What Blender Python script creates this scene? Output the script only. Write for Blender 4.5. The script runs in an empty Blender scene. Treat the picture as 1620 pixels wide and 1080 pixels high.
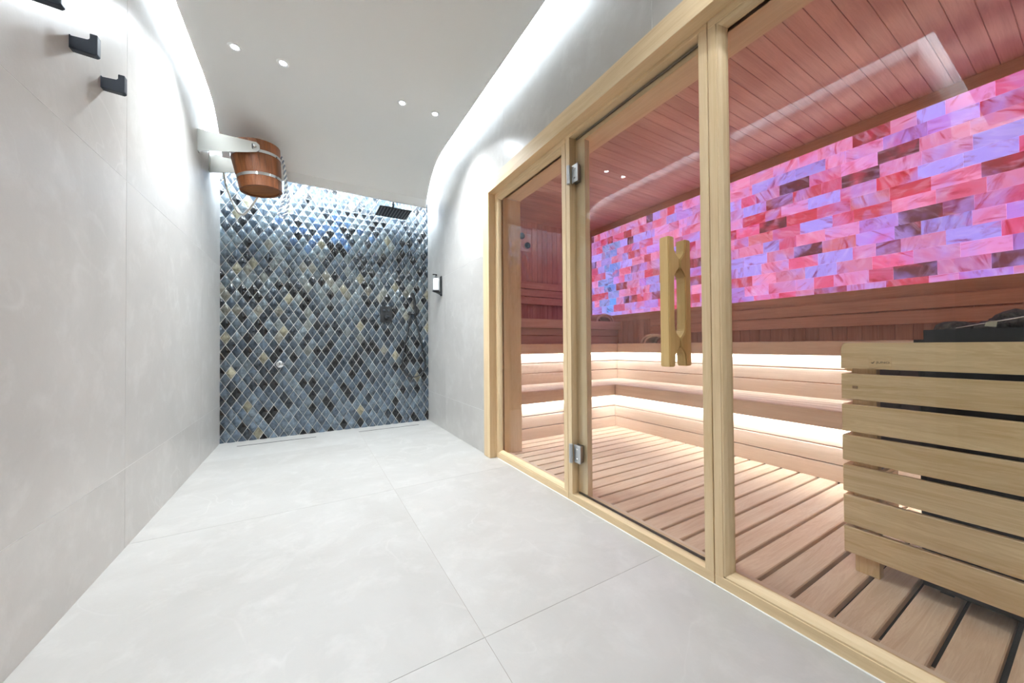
import bpy, bmesh, math, random
from mathutils import Vector, Matrix
random.seed(7)
sc = bpy.context.scene
COL = sc.collection

# ------------------------------------------------------------------ camera, world, exposure
CAM_H = 0.88
cam_d = bpy.data.cameras.new('camera')
cam_d.sensor_width = 36.0
cam_d.lens = 555.3 / 1620 * 36.0
cam_d.clip_start = 0.02
cam = bpy.data.objects.new('camera', cam_d)
COL.objects.link(cam)
yaw, pitch, roll = math.radians(30.2296), math.radians(0.6756), math.radians(-0.4306)
fw = Vector((math.sin(yaw) * math.cos(pitch), math.cos(yaw) * math.cos(pitch), math.sin(pitch)))
rt = Vector((math.cos(yaw), -math.sin(yaw), 0))
up = rt.cross(fw)
r2 = math.cos(roll) * rt + math.sin(roll) * up
u2 = -math.sin(roll) * rt + math.cos(roll) * up
cam.matrix_world = Matrix(((r2.x, u2.x, -fw.x, 0), (r2.y, u2.y, -fw.y, 0), (r2.z, u2.z, -fw.z, CAM_H), (0, 0, 0, 1)))
sc.camera = cam

world = bpy.data.worlds.new('world')
sc.world = world
world.use_nodes = True
world.node_tree.nodes['Background'].inputs[0].default_value = (0.5, 0.55, 0.6, 1)
world.node_tree.nodes['Background'].inputs[1].default_value = 0.0

vs = sc.view_settings
vs.view_transform = 'Standard'
vs.look = 'None'
vs.gamma = 1.0
vs.exposure = 0.58
vs.use_curve_mapping = False
cy = sc.cycles
cy.use_denoising = True
cy.max_bounces = 14
cy.diffuse_bounces = 8
cy.glossy_bounces = 6
cy.transparent_max_bounces = 16
cy.sample_clamp_indirect = 6.0
cy.caustics_reflective = False
cy.caustics_refractive = False

# light levels
COVE_L = 1800.0      # cove strip beside the hook wall
COVE = 820.0          # corridor cove strips
COVE_END = 50.0      # strip over the tiled wall
BENCH_LED = 88.0     # strips under the sauna benches
SPOT_W = 78.0       # ceiling downlights
FILL_W = 24.0      # unseen downlights added near and behind the camera for fill
SALT = 0.76         # glow of the salt bricks

# ------------------------------------------------------------------ helpers
def lin(c):
    return tuple((v / 255 / 12.92) if v / 255 <= 0.04045 else ((v / 255 + 0.055) / 1.055) ** 2.4 for v in c)

WLOC = {}
def link(o, parent=None):
    COL.objects.link(o)
    w = Vector(o.location)
    if parent is not None:
        o.parent = parent
        o.location = w - WLOC[parent.name]
    WLOC[o.name] = w
    return o

def tag(o, label=None, cat=None, group=None, kind=None):
    if label: o['label'] = label
    if cat: o['category'] = cat
    if group: o['group'] = group
    if kind: o['kind'] = kind
    return o

def thing(name, label, cat, loc=(0, 0, 0), group=None, kind=None):
    o = bpy.data.objects.new(name, None)
    o.empty_display_size = 0.05
    o.location = loc
    link(o)
    return tag(o, label, cat, group, kind)

MESH = {}
def box_mesh(sx, sy, sz, ch, mat):
    key = (round(sx, 5), round(sy, 5), round(sz, 5), round(ch, 5), mat.name)
    if key in MESH: return MESH[key]
    bm = bmesh.new()
    bmesh.ops.create_cube(bm, size=1.0)
    bmesh.ops.scale(bm, vec=(sx, sy, sz), verts=bm.verts)
    if ch > 0:
        bmesh.ops.bevel(bm, geom=bm.edges[:], offset=ch, segments=1, affect='EDGES')
    me = bpy.data.meshes.new('m')
    bm.to_mesh(me); bm.free()
    me.materials.append(mat)
    MESH[key] = me
    return me

def box(name, x0, x1, y0, y1, z0, z1, mat, parent=None, ch=0.0):
    o = bpy.data.objects.new(name, box_mesh(abs(x1 - x0), abs(y1 - y0), abs(z1 - z0), ch, mat))
    o.location = ((x0 + x1) / 2, (y0 + y1) / 2, (z0 + z1) / 2)
    return link(o, parent)

def mesh_obj(name, bm, mat, parent=None, loc=(0, 0, 0), smooth=False):
    """bm holds world coordinates; the object's origin is put at loc."""
    me = bpy.data.meshes.new('m')
    bmesh.ops.translate(bm, vec=-Vector(loc), verts=bm.verts)
    bmesh.ops.recalc_face_normals(bm, faces=bm.faces)
    bm.to_mesh(me); bm.free()
    for m in (mat if isinstance(mat, (list, tuple)) else [mat]): me.materials.append(m)
    if smooth:
        for p in me.polygons: p.use_smooth = True
    o = bpy.data.objects.new(name, me)
    o.location = loc
    return link(o, parent)

def prism(bm, pts, axis, a, b):
    """extrude 2D polygon pts along axis (0,1,2) from a to b."""
    def P(p, t):
        if axis == 0: return (t, p[0], p[1])
        if axis == 1: return (p[0], t, p[1])
        return (p[0], p[1], t)
    va = [bm.verts.new(P(p, a)) for p in pts]
    vb = [bm.verts.new(P(p, b)) for p in pts]
    bm.faces.new(va); bm.faces.new(vb[::-1])
    n = len(pts)
    for i in range(n):
        bm.faces.new((va[i], vb[i], vb[(i + 1) % n], va[(i + 1) % n]))

def spline(pts, n=8, closed=False):
    P = [Vector(p) for p in pts]
    out = []
    m = len(P)
    for i in range(m if closed else m - 1):
        p0 = P[(i - 1) % m] if closed or i > 0 else P[0] * 2 - P[1]
        p1, p2 = P[i], P[(i + 1) % m]
        p3 = P[(i + 2) % m] if closed or i + 2 < m else P[-1] * 2 - P[-2]
        for k in range(n):
            t = k / n
            out.append(0.5 * ((2 * p1) + (p2 - p0) * t + (2 * p0 - 5 * p1 + 4 * p2 - p3) * t * t + (3 * p1 - p0 - 3 * p2 + p3) * t ** 3))
    if not closed: out.append(P[-1])
    return out

def tube(bm, pts, r, seg=8, cap=True):
    rings = []
    n = len(pts)
    prev = None
    for i, p in enumerate(pts):
        d = (pts[min(i + 1, n - 1)] - pts[max(i - 1, 0)]).normalized()
        if prev is None:
            a = Vector((0, 0, 1)) if abs(d.z) < 0.9 else Vector((1, 0, 0))
            u = d.cross(a).normalized()
        else:
            u = (prev - d * prev.dot(d)).normalized()
        prev = u
        v = d.cross(u)
        rr = r[i] if isinstance(r, (list, tuple)) else r
        rings.append([bm.verts.new(p + (u * math.cos(2 * math.pi * k / seg) + v * math.sin(2 * math.pi * k / seg)) * rr) for k in range(seg)])
    for i in range(n - 1):
        for k in range(seg):
            bm.faces.new((rings[i][k], rings[i][(k + 1) % seg], rings[i + 1][(k + 1) % seg], rings[i + 1][k]))
    if cap:
        bm.faces.new(rings[0][::-1]); bm.faces.new(rings[-1])

def lathe(bm, prof, mtx, seg=24, closed=False):
    """profile [(r, h)] turned about local z, then moved by mtx."""
    rings = []
    for r, h in prof:
        rings.append([bm.verts.new(mtx @ Vector((max(r, 1e-5) * math.cos(2 * math.pi * k / seg), max(r, 1e-5) * math.sin(2 * math.pi * k / seg), h))) for k in range(seg)])
    m = len(prof)
    for i in range(m if closed else m - 1):
        a, b = rings[i], rings[(i + 1) % m]
        for k in range(seg):
            bm.faces.new((a[k], a[(k + 1) % seg], b[(k + 1) % seg], b[k]))
    if not closed:
        if prof[0][0] > 1e-4: bm.faces.new(rings[0][::-1])
        if prof[-1][0] > 1e-4: bm.faces.new(rings[-1])

def AX(axis, loc):
    """matrix that turns local z to +axis."""
    m = {'x': Matrix.Rotation(math.pi / 2, 4, 'Y'), '-x': Matrix.Rotation(-math.pi / 2, 4, 'Y'), 'y': Matrix.Rotation(-math.pi / 2, 4, 'X'),
         '-y': Matrix.Rotation(math.pi / 2, 4, 'X'), 'z': Matrix.Identity(4), '-z': Matrix.Rotation(math.pi, 4, 'X')}[axis]
    return Matrix.Translation(loc) @ m

# ------------------------------------------------------------------ materials
def new_mat(name):
    m = bpy.data.materials.new(name)
    m.use_nodes = True
    nt = m.node_tree
    return m, nt, nt.nodes['Principled BSDF']

def N(nt, kind, **kw):
    n = nt.nodes.new(kind)
    for k, v in kw.items(): setattr(n, k, v)
    return n

def plain(name, rgb, rough=0.5, metal=0.0, spec=0.5, coat=0.0):
    m, nt, b = new_mat(name)
    b.inputs['Base Color'].default_value = (*lin(rgb), 1)
    b.inputs['Roughness'].default_value = rough
    b.inputs['Metallic'].default_value = metal
    b.inputs['Specular IOR Level'].default_value = spec
    b.inputs['Coat Weight'].default_value = coat
    return m

def glow(name, rgb, strength):
    m, nt, b = new_mat(name)
    b.inputs['Base Color'].default_value = (*lin(rgb), 1)
    b.inputs['Emission Color'].default_value = (*lin(rgb), 1)
    b.inputs['Emission Strength'].default_value = strength
    return m

def mixc(nt, a, b, fac):
    n = N(nt, 'ShaderNodeMix', data_type='RGBA')
    for sock, v in ((n.inputs[6], a), (n.inputs[7], b), (n.inputs[0], fac)):
        if hasattr(v, 'links'): nt.links.new(v, sock)
        elif isinstance(v, (int, float)): sock.default_value = v
        else: sock.default_value = (*v, 1)
    return n.outputs[2]

def math_n(nt, op, a, b=None, clamp=False):
    n = N(nt, 'ShaderNodeMath', operation=op, use_clamp=clamp)
    for s, v in ((n.inputs[0], a), (n.inputs[1], b)):
        if v is None: continue
        if hasattr(v, 'links'): nt.links.new(v, s)
        else: s.default_value = v
    return n.outputs[0]

def local_coords(nt, spread=40.0):
    tc = N(nt, 'ShaderNodeTexCoord')
    oi = N(nt, 'ShaderNodeObjectInfo')
    off = N(nt, 'ShaderNodeCombineXYZ')
    r = oi.outputs['Random']
    nt.links.new(math_n(nt, 'MULTIPLY', r, spread), off.inputs[0])
    nt.links.new(math_n(nt, 'MULTIPLY', r, spread * 1.7), off.inputs[1])
    nt.links.new(math_n(nt, 'MULTIPLY', r, spread * 2.3), off.inputs[2])
    add = N(nt, 'ShaderNodeVectorMath', operation='ADD')
    nt.links.new(tc.outputs['Object'], add.inputs[0]); nt.links.new(off.outputs[0], add.inputs[1])
    return add.outputs[0], oi

def scaled(nt, vec, s):
    mp = N(nt, 'ShaderNodeMapping')
    mp.inputs['Scale'].default_value = s
    nt.links.new(vec, mp.inputs['Vector'])
    return mp.outputs[0]

def noise(nt, vec, scale, detail=4, rough=0.5, dist=0.0):
    n = N(nt, 'ShaderNodeTexNoise')
    n.inputs['Scale'].default_value = scale
    n.inputs['Detail'].default_value = detail
    n.inputs['Roughness'].default_value = rough
    n.inputs['Distortion'].default_value = dist
    nt.links.new(vec, n.inputs['Vector'])
    return n.outputs['Fac']

def ramp(nt, fac, a, b):
    n = N(nt, 'ShaderNodeMapRange')
    n.inputs[1].default_value = a; n.inputs[2].default_value = b
    nt.links.new(fac, n.inputs[0])
    return n.outputs[0]

def bump(nt, b, h, strength, dist):
    n = N(nt, 'ShaderNodeBump')
    n.inputs['Strength'].default_value = strength
    n.inputs['Distance'].default_value = dist
    nt.links.new(h, n.inputs['Height'])
    nt.links.new(n.outputs[0], b.inputs['Normal'])

def wood(name, light, dark, axis, rough=0.55, vary=0.16, figure=1.0):
    m, nt, b = new_mat(name)
    vec, oi = local_coords(nt)
    s = [9.0, 9.0, 9.0]; s['xyz'.index(axis)] = 0.7
    v1 = scaled(nt, vec, s)
    g1 = noise(nt, v1, 2.2, 5, 0.6, 0.9 * figure)
    rings = math_n(nt, 'ABSOLUTE', math_n(nt, 'SINE', math_n(nt, 'MULTIPLY', g1, 34.0)))
    s2 = [150.0, 150.0, 150.0]; s2['xyz'.index(axis)] = 4.0
    pores = noise(nt, scaled(nt, vec, s2), 1.0, 2, 0.5)
    f = math_n(nt, 'ADD', math_n(nt, 'MULTIPLY', ramp(nt, g1, 0.35, 0.68), 0.55), math_n(nt, 'MULTIPLY', rings, 0.22 * figure))
    f = math_n(nt, 'ADD', f, math_n(nt, 'MULTIPLY', ramp(nt, pores, 0.45, 0.75), 0.25), clamp=True)
    c = mixc(nt, lin(light), lin(dark), f)
    hv = N(nt, 'ShaderNodeHueSaturation')
    nt.links.new(c, hv.inputs['Color'])
    nt.links.new(math_n(nt, 'ADD', math_n(nt, 'MULTIPLY', oi.outputs['Random'], vary), 1 - vary / 2), hv.inputs['Value'])
    nt.links.new(hv.outputs[0], b.inputs['Base Color'])
    b.inputs['Roughness'].default_value = rough
    b.inputs['Specular IOR Level'].default_value = 0.35
    bump(nt, b, pores, 0.12, 0.002)
    return m

def porcelain(name, base, dark, vein, rough):
    m, nt, b = new_mat(name)
    vec, oi = local_coords(nt)
    n1 = noise(nt, vec, 1.6, 6, 0.6, 0.6)
    n2 = noise(nt, vec, 7.0, 6, 0.65, 0.3)
    c = mixc(nt, lin(base), lin(dark), ramp(nt, n1, 0.35, 0.7))
    c = mixc(nt, c, lin(vein), math_n(nt, 'MULTIPLY', ramp(nt, n2, 0.5, 0.8), 0.35))
    wv = noise(nt, vec, 0.9, 3, 0.5, 1.2)
    line = math_n(nt, 'ABSOLUTE', math_n(nt, 'SUBTRACT', wv, 0.5))
    line = math_n(nt, 'SUBTRACT', 1.0, ramp(nt, line, 0.0, 0.006), clamp=True)
    patch = ramp(nt, noise(nt, vec, 2.3, 2, 0.5), 0.48, 0.62)
    c = mixc(nt, c, lin(vein), math_n(nt, 'MULTIPLY', math_n(nt, 'MULTIPLY', line, patch), 0.22, clamp=True))
    nt.links.new(c, b.inputs['Base Color'])
    b.inputs['Roughness'].default_value = rough
    b.inputs['Specular IOR Level'].default_value = 0.5
    bump(nt, b, noise(nt, vec, 55.0, 4, 0.6), 0.10, 0.004)
    return m

M_WALL = porcelain('porcelain_wall', (192, 188, 183), (180, 176, 171), (222, 220, 216), 0.33)
M_FLOOR = porcelain('porcelain_floor', (184, 181, 176), (172, 168, 162), (212, 209, 204), 0.42)
M_GROUT = plain('light_grout', (228, 227, 224), 0.8)
M_GROUTF = plain('floor_grout', (168, 156, 143), 0.8)
M_GROUTT = plain('tile_grout', (206, 204, 199), 0.75)
M_PAINT = plain('white_paint', (238, 238, 236), 0.75)
M_BLACK = plain('matt_black', (24, 25, 27), 0.55)
M_HOOK = plain('anthracite_metal', (52, 58, 66), 0.42, 0.3)
M_CHROME = plain('chrome', (222, 224, 226), 0.12, 1.0)
M_STEEL = plain('brushed_steel', (158, 156, 149), 0.36, 1.0)
M_SATIN = plain('satin_steel', (196, 198, 200), 0.3, 0.6)
M_DARKSLOT = plain('dark_slot', (40, 40, 40), 0.7)
M_WHITEPL = plain('white_plastic', (238, 239, 241), 0.3)
M_GREYPL = plain('grey_print', (196, 198, 201), 0.4)
M_HOSE = plain('grey_hose', (196, 192, 182), 0.4)
M_RUBBER = plain('black_seal', (20, 22, 22), 0.5)
M_STONE, _nt, _b = new_mat('heater_stone')
_v, _oi = local_coords(_nt)
_nt.links.new(mixc(_nt, lin((60, 58, 57)), lin((112, 108, 104)), ramp(_nt, noise(_nt, _v, 60.0, 5, 0.7), 0.4, 0.68)), _b.inputs['Base Color'])
_b.inputs['Roughness'].default_value = 0.9
bump(_nt, _b, noise(_nt, _v, 90.0, 4, 0.7), 0.8, 0.01)
M_HEATER = plain('heater_sheet', (46, 48, 50), 0.5, 0.3)
M_HEATIN = plain('heater_inside', (26, 26, 27), 0.7)
M_INK = plain('burnt_ink', (48, 34, 24), 0.8)
M_BAND = plain('tag_paper', (190, 184, 160), 0.7)
M_DIAL = plain('dark_dial', (44, 26, 24), 0.35)
M_DIALF = plain('dial_face', (96, 70, 66), 0.3)
M_UNDER = plain('sauna_subfloor', (62, 56, 52), 0.8)

ASP = {a: wood('aspen_' + a, (232, 207, 168), (210, 180, 136), a, 0.5, 0.08, 0.7) for a in 'xyz'}
ALD = {a: wood('alder_' + a, (228, 207, 185), (209, 183, 157), a, 0.5, 0.14, 0.7) for a in 'xyz'}
ALD_PINKLIT = {a: wood('alder_pinklit_' + a, (218, 178, 152), (188, 144, 118), a, 0.5, 0.16, 0.7) for a in 'xyz'}  # same alder, with the salt panel's pink light painted into the colour
OAK = {a: wood('oak_' + a, (234, 208, 164), (200, 165, 115), a, 0.5, 0.08, 1.2) for a in 'xyz'}
FLB = wood('duckboard_x', (234, 210, 182), (208, 174, 142), 'x', 0.5, 0.14, 1.3)
STAVE = wood('stave_wood', (134, 80, 44), (86, 46, 22), 'z', 0.4, 0.35, 1.0)
HANDLE = wood('handle_wood', (218, 186, 128), (196, 158, 98), 'z', 0.45, 0.06, 0.4)

def glass_mat():
    m = bpy.data.materials.new('clear_glass'); m.use_nodes = True
    nt = m.node_tree; nt.nodes.clear()
    out = N(nt, 'ShaderNodeOutputMaterial')
    tr = N(nt, 'ShaderNodeBsdfTransparent'); tr.inputs[0].default_value = (0.975, 0.982, 0.978, 1)
    gl = N(nt, 'ShaderNodeBsdfGlossy'); gl.inputs['Roughness'].default_value = 0.0
    geo = N(nt, 'ShaderNodeNewGeometry')
    dot = N(nt, 'ShaderNodeVectorMath', operation='DOT_PRODUCT')
    nt.links.new(geo.outputs['Normal'], dot.inputs[0]); nt.links.new(geo.outputs['Incoming'], dot.inputs[1])
    c = math_n(nt, 'SUBTRACT', 1.0, math_n(nt, 'ABSOLUTE', dot.outputs['Value']), clamp=True)
    f = math_n(nt, 'ADD', math_n(nt, 'MULTIPLY', math_n(nt, 'POWER', c, 5.0), 0.96), 0.042, clamp=True)
    mx = N(nt, 'ShaderNodeMixShader')
    nt.links.new(f, mx.inputs[0]); nt.links.new(tr.outputs[0], mx.inputs[1]); nt.links.new(gl.outputs[0], mx.inputs[2])
    nt.links.new(mx.outputs[0], out.inputs[0])
    return m
M_GLASS = glass_mat()
M_GEDGE = plain('glass_edge', (22, 40, 36), 0.1)

def tile_mat(name, attr):
    m, nt, b = new_mat(name)
    if attr:
        a = N(nt, 'ShaderNodeVertexColor'); a.layer_name = 'glaze'; col = a.outputs[0]
        tc = N(nt, 'ShaderNodeTexCoord'); vec = tc.outputs['Object']
    else:
        vec, oi = local_coords(nt); col = oi.outputs['Color']
    n1 = noise(nt, vec, 26.0, 4, 0.6, 1.0)
    hi = N(nt, 'ShaderNodeHueSaturation'); hi.inputs['Value'].default_value = 1.7; hi.inputs['Saturation'].default_value = 0.8
    lo = N(nt, 'ShaderNodeHueSaturation'); lo.inputs['Value'].default_value = 0.55
    nt.links.new(col, hi.inputs['Color']); nt.links.new(col, lo.inputs['Color'])
    c = mixc(nt, lo.outputs[0], hi.outputs[0], ramp(nt, n1, 0.35, 0.68))
    nt.links.new(c, b.inputs['Base Color'])
    b.inputs['Roughness'].default_value = 0.10
    b.inputs['Specular IOR Level'].default_value = 0.6
    bump(nt, b, noise(nt, vec, 18.0, 2, 0.5), 0.22, 0.01)
    return m
M_TILE = tile_mat('glazed_tile', False)
M_TILES = tile_mat('glazed_tile_mass', True)

def salt_mat():
    m, nt, b = new_mat('salt_brick_glow')
    vec, oi = local_coords(nt)
    rot = N(nt, 'ShaderNodeVectorRotate', rotation_type='X_AXIS')
    nt.links.new(vec, rot.inputs['Vector'])
    nt.links.new(math_n(nt, 'MULTIPLY', oi.outputs['Random'], 5.0), rot.inputs['Angle'])
    v2 = scaled(nt, rot.outputs[0], (1, 5.0, 1.6))
    streak = noise(nt, v2, 3.2, 6, 0.62, 1.2)
    cloud = noise(nt, vec, 7.0, 4, 0.55, 0.8)
    base = oi.outputs['Color']
    big = noise(nt, vec, 4.2, 3, 0.5, 0.6)
    deep = N(nt, 'ShaderNodeMix', data_type='RGBA', blend_type='MULTIPLY'); deep.inputs[0].default_value = 1.0
    nt.links.new(base, deep.inputs[6]); deep.inputs[7].default_value = (0.70, 0.13, 0.20, 1)
    c = mixc(nt, base, mixc(nt, base, lin((168, 146, 240)), 0.6), ramp(nt, big, 0.50, 0.66))
    c = mixc(nt, c, mixc(nt, base, lin((214, 60, 96)), 0.7), ramp(nt, big, 0.44, 0.30))
    fine = noise(nt, v2, 5.0, 4, 0.5, 0.8)
    c = mixc(nt, c, mixc(nt, c, lin((236, 206, 250)), 0.28), ramp(nt, fine, 0.50, 0.74))
    c = mixc(nt, c, deep.outputs[2], math_n(nt, 'MULTIPLY', ramp(nt, streak, 0.53, 0.68), 0.9, clamp=True))
    nt.links.new(c, b.inputs['Emission Color'])
    b.inputs['Base Color'].default_value = (0.22, 0.12, 0.16, 1)
    b.inputs['Emission Strength'].default_value = SALT
    b.inputs['Roughness'].default_value = 0.45
    bump(nt, b, cloud, 0.25, 0.01)
    return m
M_SALT = salt_mat()
M_LED = glow('led_white', (226, 240, 255), COVE)
M_LEDL = glow('led_hook_side', (226, 240, 255), COVE_L)
M_LEDE = glow('led_end', (216, 238, 255), COVE_END)
M_LEDB = glow('led_warm', (234, 243, 255), BENCH_LED)
M_LENS = glow('lamp_lens', (240, 246, 255), 40.0)

# ------------------------------------------------------------------ corridor shell
XL, XR, YB = -0.696, 1.25, 4.15
ZC = 2.75            # underside of the hung ceiling
ZS = 2.95            # slab over it
HX0, HY0, HY1 = -2.6, -2.0, 0.6   # lobby behind the camera

def rect_minus(y0, y1, z0, z1):
    return [(y0, z0), (y1, z0), (y1, z1), (y0, z1)]

# floor
floor = tag(box('floor', HX0 - 0.1, XR + 0.02, HY0 - 0.1, YB + 0.1, -0.12, -0.001, M_GROUTF), kind='structure', label='pale grey porcelain floor of the corridor and shower')
g = 0.0011
gf = 0.0007
xs = [HX0, -2.093, -0.816, 0.4615, 1.29]
ys = [HY0, -1.585, -0.308, 0.969, 2.246, 3.523, YB]
for i in range(len(xs) - 1):
    for j in range(len(ys) - 1):
        x0, x1, y0, y1 = xs[i], xs[i + 1], ys[j], ys[j + 1]
        if y0 > HY1 - 0.01 and x1 < XL: continue
        if y0 >= 0.9 and x0 < XL: x0 = XL - 0.05
        box('slab', x0 + gf, x1 - gf, y0 + gf, y1 - gf, -0.004, 0.0, M_FLOOR, floor)

# left corridor wall
wl = tag(box('wall_left', XL - 0.25, XL - 0.0007, HY1, YB + 0.1, -0.1, ZS, M_GROUT), kind='structure', label='grey porcelain slab wall carrying the hooks')
yl = [HY1, 0.928, 2.205, 3.482, YB]; zl = [0.0, 0.3505, 1.626, 2.90, ZS]
for j in range(4):
    for k in range(4):
        box('slab', XL - 0.006, XL, yl[j] + g, yl[j + 1] - g, zl[k] + g, zl[k + 1] - g, M_WALL, wl)
# right corridor wall with the sauna opening
OY1, OZ1 = 2.470, 2.085
wr = tag(thing('wall_right', 'grey porcelain slab wall around the sauna front', None, (XR, 3, 0)), kind='structure')
box('wall_core', XR + 0.0007, 1.50, OY1 + 0.012, YB + 0.1, -0.1, ZS, M_GROUT, wr)
box('wall_core', XR + 0.0007, 1.50, HY0, OY1 + 0.012, OZ1 + 0.012, ZS, M_GROUT, wr)
box('wall_core', XR + 0.0007, 1.50, HY0, -0.952, -0.1, OZ1 + 0.012, M_GROUT, wr)
CY, CZ = 2.53, 2.14     # hidden behind the casing
yr = [HY0, -1.618, -0.3295, 0.959, 2.2476, 3.536, YB]; zr = [0.0, 0.349, 1.616, 2.89, ZS]
for j in range(6):
    for k in range(4):
        y0, y1, z0, z1 = yr[j] + g, yr[j + 1] - g, zr[k] + g, zr[k + 1] - g
        if y1 <= CY and z1 <= CZ: continue
        if y0 >= CY or z0 >= CZ: pts = rect_minus(y0, y1, z0, z1)
        elif y1 <= CY: pts = rect_minus(y0, y1, CZ, z1)
        elif z1 <= CZ: pts = rect_minus(CY, y1, z0, z1)
        else: pts = [(CY, z0), (y1, z0), (y1, z1), (y0, z1), (y0, CZ), (CY, CZ)]
        bm = bmesh.new(); prism(bm, pts, 0, XR, XR + 0.006)
        mesh_obj('slab', bm, M_WALL, wr, (XR, (y0 + y1) / 2, (z0 + z1) / 2))
# lobby behind the camera
tag(box('wall_lobby_return', -1.56, XL - 0.25, HY1, HY1 + 0.2, -0.1, ZS, M_WALL), kind='structure')
tag(box('wall_lobby_recess', HX0 - 0.1, -1.56, HY1 + 0.5, HY1 + 0.7, -0.1, ZS, M_WALL), kind='structure')
tag(box('wall_lobby_side', HX0 - 0.1, HX0, HY0, HY1 + 0.5, -0.1, ZS, M_WALL), kind='structure')
tag(box('wall_lobby_back', HX0 - 0.1, XR + 0.25, HY0 - 0.1, HY0, -0.1, ZS, M_WALL), kind='structure')

# slab above and hung ceiling that curves down to the shower
tag(box('ceiling_slab', HX0 - 0.1, 1.5, HY0 - 0.1, YB + 0.1, ZS, ZS + 0.1, M_PAINT), kind='structure')
CX0, CX1 = -0.615, 1.118
prof = [(-1.9, ZC), (3.05, ZC), (3.18, ZC - 0.002), (3.27, ZC - 0.007), (3.35, ZC - 0.018), (3.42, ZC - 0.036), (3.48, ZC - 0.060), (3.53, ZC - 0.088),
        (3.58, ZC - 0.124), (3.62, ZC - 0.158), (3.66, ZC - 0.196), (3.70, ZC - 0.240), (3.735, ZC - 0.283)]
TH = 0.03
bm = bmesh.new()
loop = [(y, z) for y, z in prof] + [(3.745, 2.385), (3.765, 2.385)] + [(y + (TH if z < ZC - 0.01 else 0), z + TH) for y, z in reversed(prof)]
va = [bm.verts.new((CX0, y, z)) for y, z in loop]; vb = [bm.verts.new((CX1, y, z)) for y, z in loop]
n = len(loop)
for i in range(n): bm.faces.new((va[i], va[(i + 1) % n], vb[(i + 1) % n], vb[i]))
# side caps as quads so the shading stays clean
m_ = len(prof)
for side in (va, vb):
    for i in range(m_ - 1):
        bm.faces.new((side[i], side[i + 1], side[n - 2 - i], side[n - 1 - i]))
    bm.faces.new((side[m_ - 1], side[m_], side[m_ + 1], side[m_ + 2]))
ceil = mesh_obj('ceiling', bm, M_PAINT, None, (0.25, 1, ZC))
for p in ceil.data.polygons: p.use_smooth = abs(p.normal.x) < 0.5 and p.center.y < 3.74 - 0
ceil.data.set_sharp_from_angle(angle=math.radians(18))
tag(ceil, kind='structure', label='white hung ceiling that curves down over the shower')
box('panel', -2.45, CX0, -1.9, 0.52, ZC, ZC + TH, M_PAINT, ceil)

def cove_strip(name, x0, x1, label, mat=M_LED):
    bm = bmesh.new()
    path = [(y + (0.05 if z < ZC - 0.01 else 0), z + 0.052) for y, z in prof]
    a = [bm.verts.new((x0, y, z)) for y, z in path]; b = [bm.verts.new((x1, y, z)) for y, z in path]
    c = [bm.verts.new((x0, y, z + 0.012)) for y, z in path]; d = [bm.verts.new((x1, y, z + 0.012)) for y, z in path]
    for i in range(len(path) - 1):
        bm.faces.new((a[i], a[i + 1], b[i + 1], b[i])); bm.faces.new((c[i], d[i], d[i + 1], c[i + 1]))
        bm.faces.new((a[i], c[i], c[i + 1], a[i + 1])); bm.faces.new((b[i], b[i + 1], d[i + 1], d[i]))
    o = mesh_obj(name, bm, mat, None, (x0, 1, ZC + 0.06))
    return tag(o, label, 'light strip', 'cove light strips above the hung ceiling')
cove_strip('led_strip', CX0 + 0.034, CX0 + 0.046, 'white light strip hidden in the cove beside the hook wall', M_LEDL)
cove_strip('led_strip', CX1 - 0.095, CX1 - 0.08, 'white light strip hidden in the cove above the sauna front')
tag(box('led_strip', -2.4, CX0, 0.43, 0.445, ZC + 0.05, ZC + 0.062, M_LED), 'white light strip in the cove of the lobby return wall', 'light strip', 'cove light strips above the hung ceiling')
tag(box('led_strip', CX0 + 0.02, CX1 - 0.02, 3.80, 3.815, 2.43, 2.445, M_LEDE), 'white light strip behind the ceiling lip washing the blue tiles', 'light strip', 'cove light strips above the hung ceiling')

# downlights
def downlight(x, y, label, watt=SPOT_W):
    t = thing('downlight', label, 'downlight', (x, y, ZC), 'recessed ceiling downlights')
    bm = bmesh.new()
    lathe(bm, [(0.020, 0.012), (0.020, -0.002), (0.036, -0.003), (0.037, 0.0)], AX('z', (x, y, ZC)), 24)
    mesh_obj('trim_ring', bm, M_PAINT, t, (x, y, ZC), True)
    bm = bmesh.new()
    lathe(bm, [(0.0, -0.001), (0.019, -0.001), (0.019, 0.004)], AX('z', (x, y, ZC)), 20)
    mesh_obj('lens', bm, M_LENS, t, (x, y, ZC))
    L = bpy.data.lights.new('downlight_beam', 'SPOT')
    L.energy = watt; L.spot_size = math.radians(128); L.spot_blend = 0.95; L.shadow_soft_size = 0.03; L.color = (0.86, 0.94, 1.0)
    lo = bpy.data.objects.new('downlight_beam', L)
    lo.location = (x, y, ZC - 0.03)
    link(lo, t)
downlight(-0.39, 2.73, 'recessed downlight, the one of the row closest to the hook wall')
downlight(-0.138, 2.73, 'recessed downlight, second of the row counted from the hook wall')
downlight(0.63, 2.73, 'recessed downlight, third of the row counted from the hook wall')
downlight(0.89, 2.73, 'recessed downlight, the one of the row closest to the sauna side wall')

downlight(-1.3, -0.3, 'unseen fill downlight added over the lobby, away from the sauna front', FILL_W)  # this and the next three are unseen, added to brighten guard and duckboard
downlight(-0.138, 0.35, 'unseen fill downlight in the middle of an added second row, before the glass door', FILL_W)
downlight(0.63, 0.35, 'unseen fill downlight of an added second row, third from the hook wall', FILL_W)
downlight(0.89, 0.35, 'unseen fill downlight of an added second row, closest to the sauna front', FILL_W)

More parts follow.
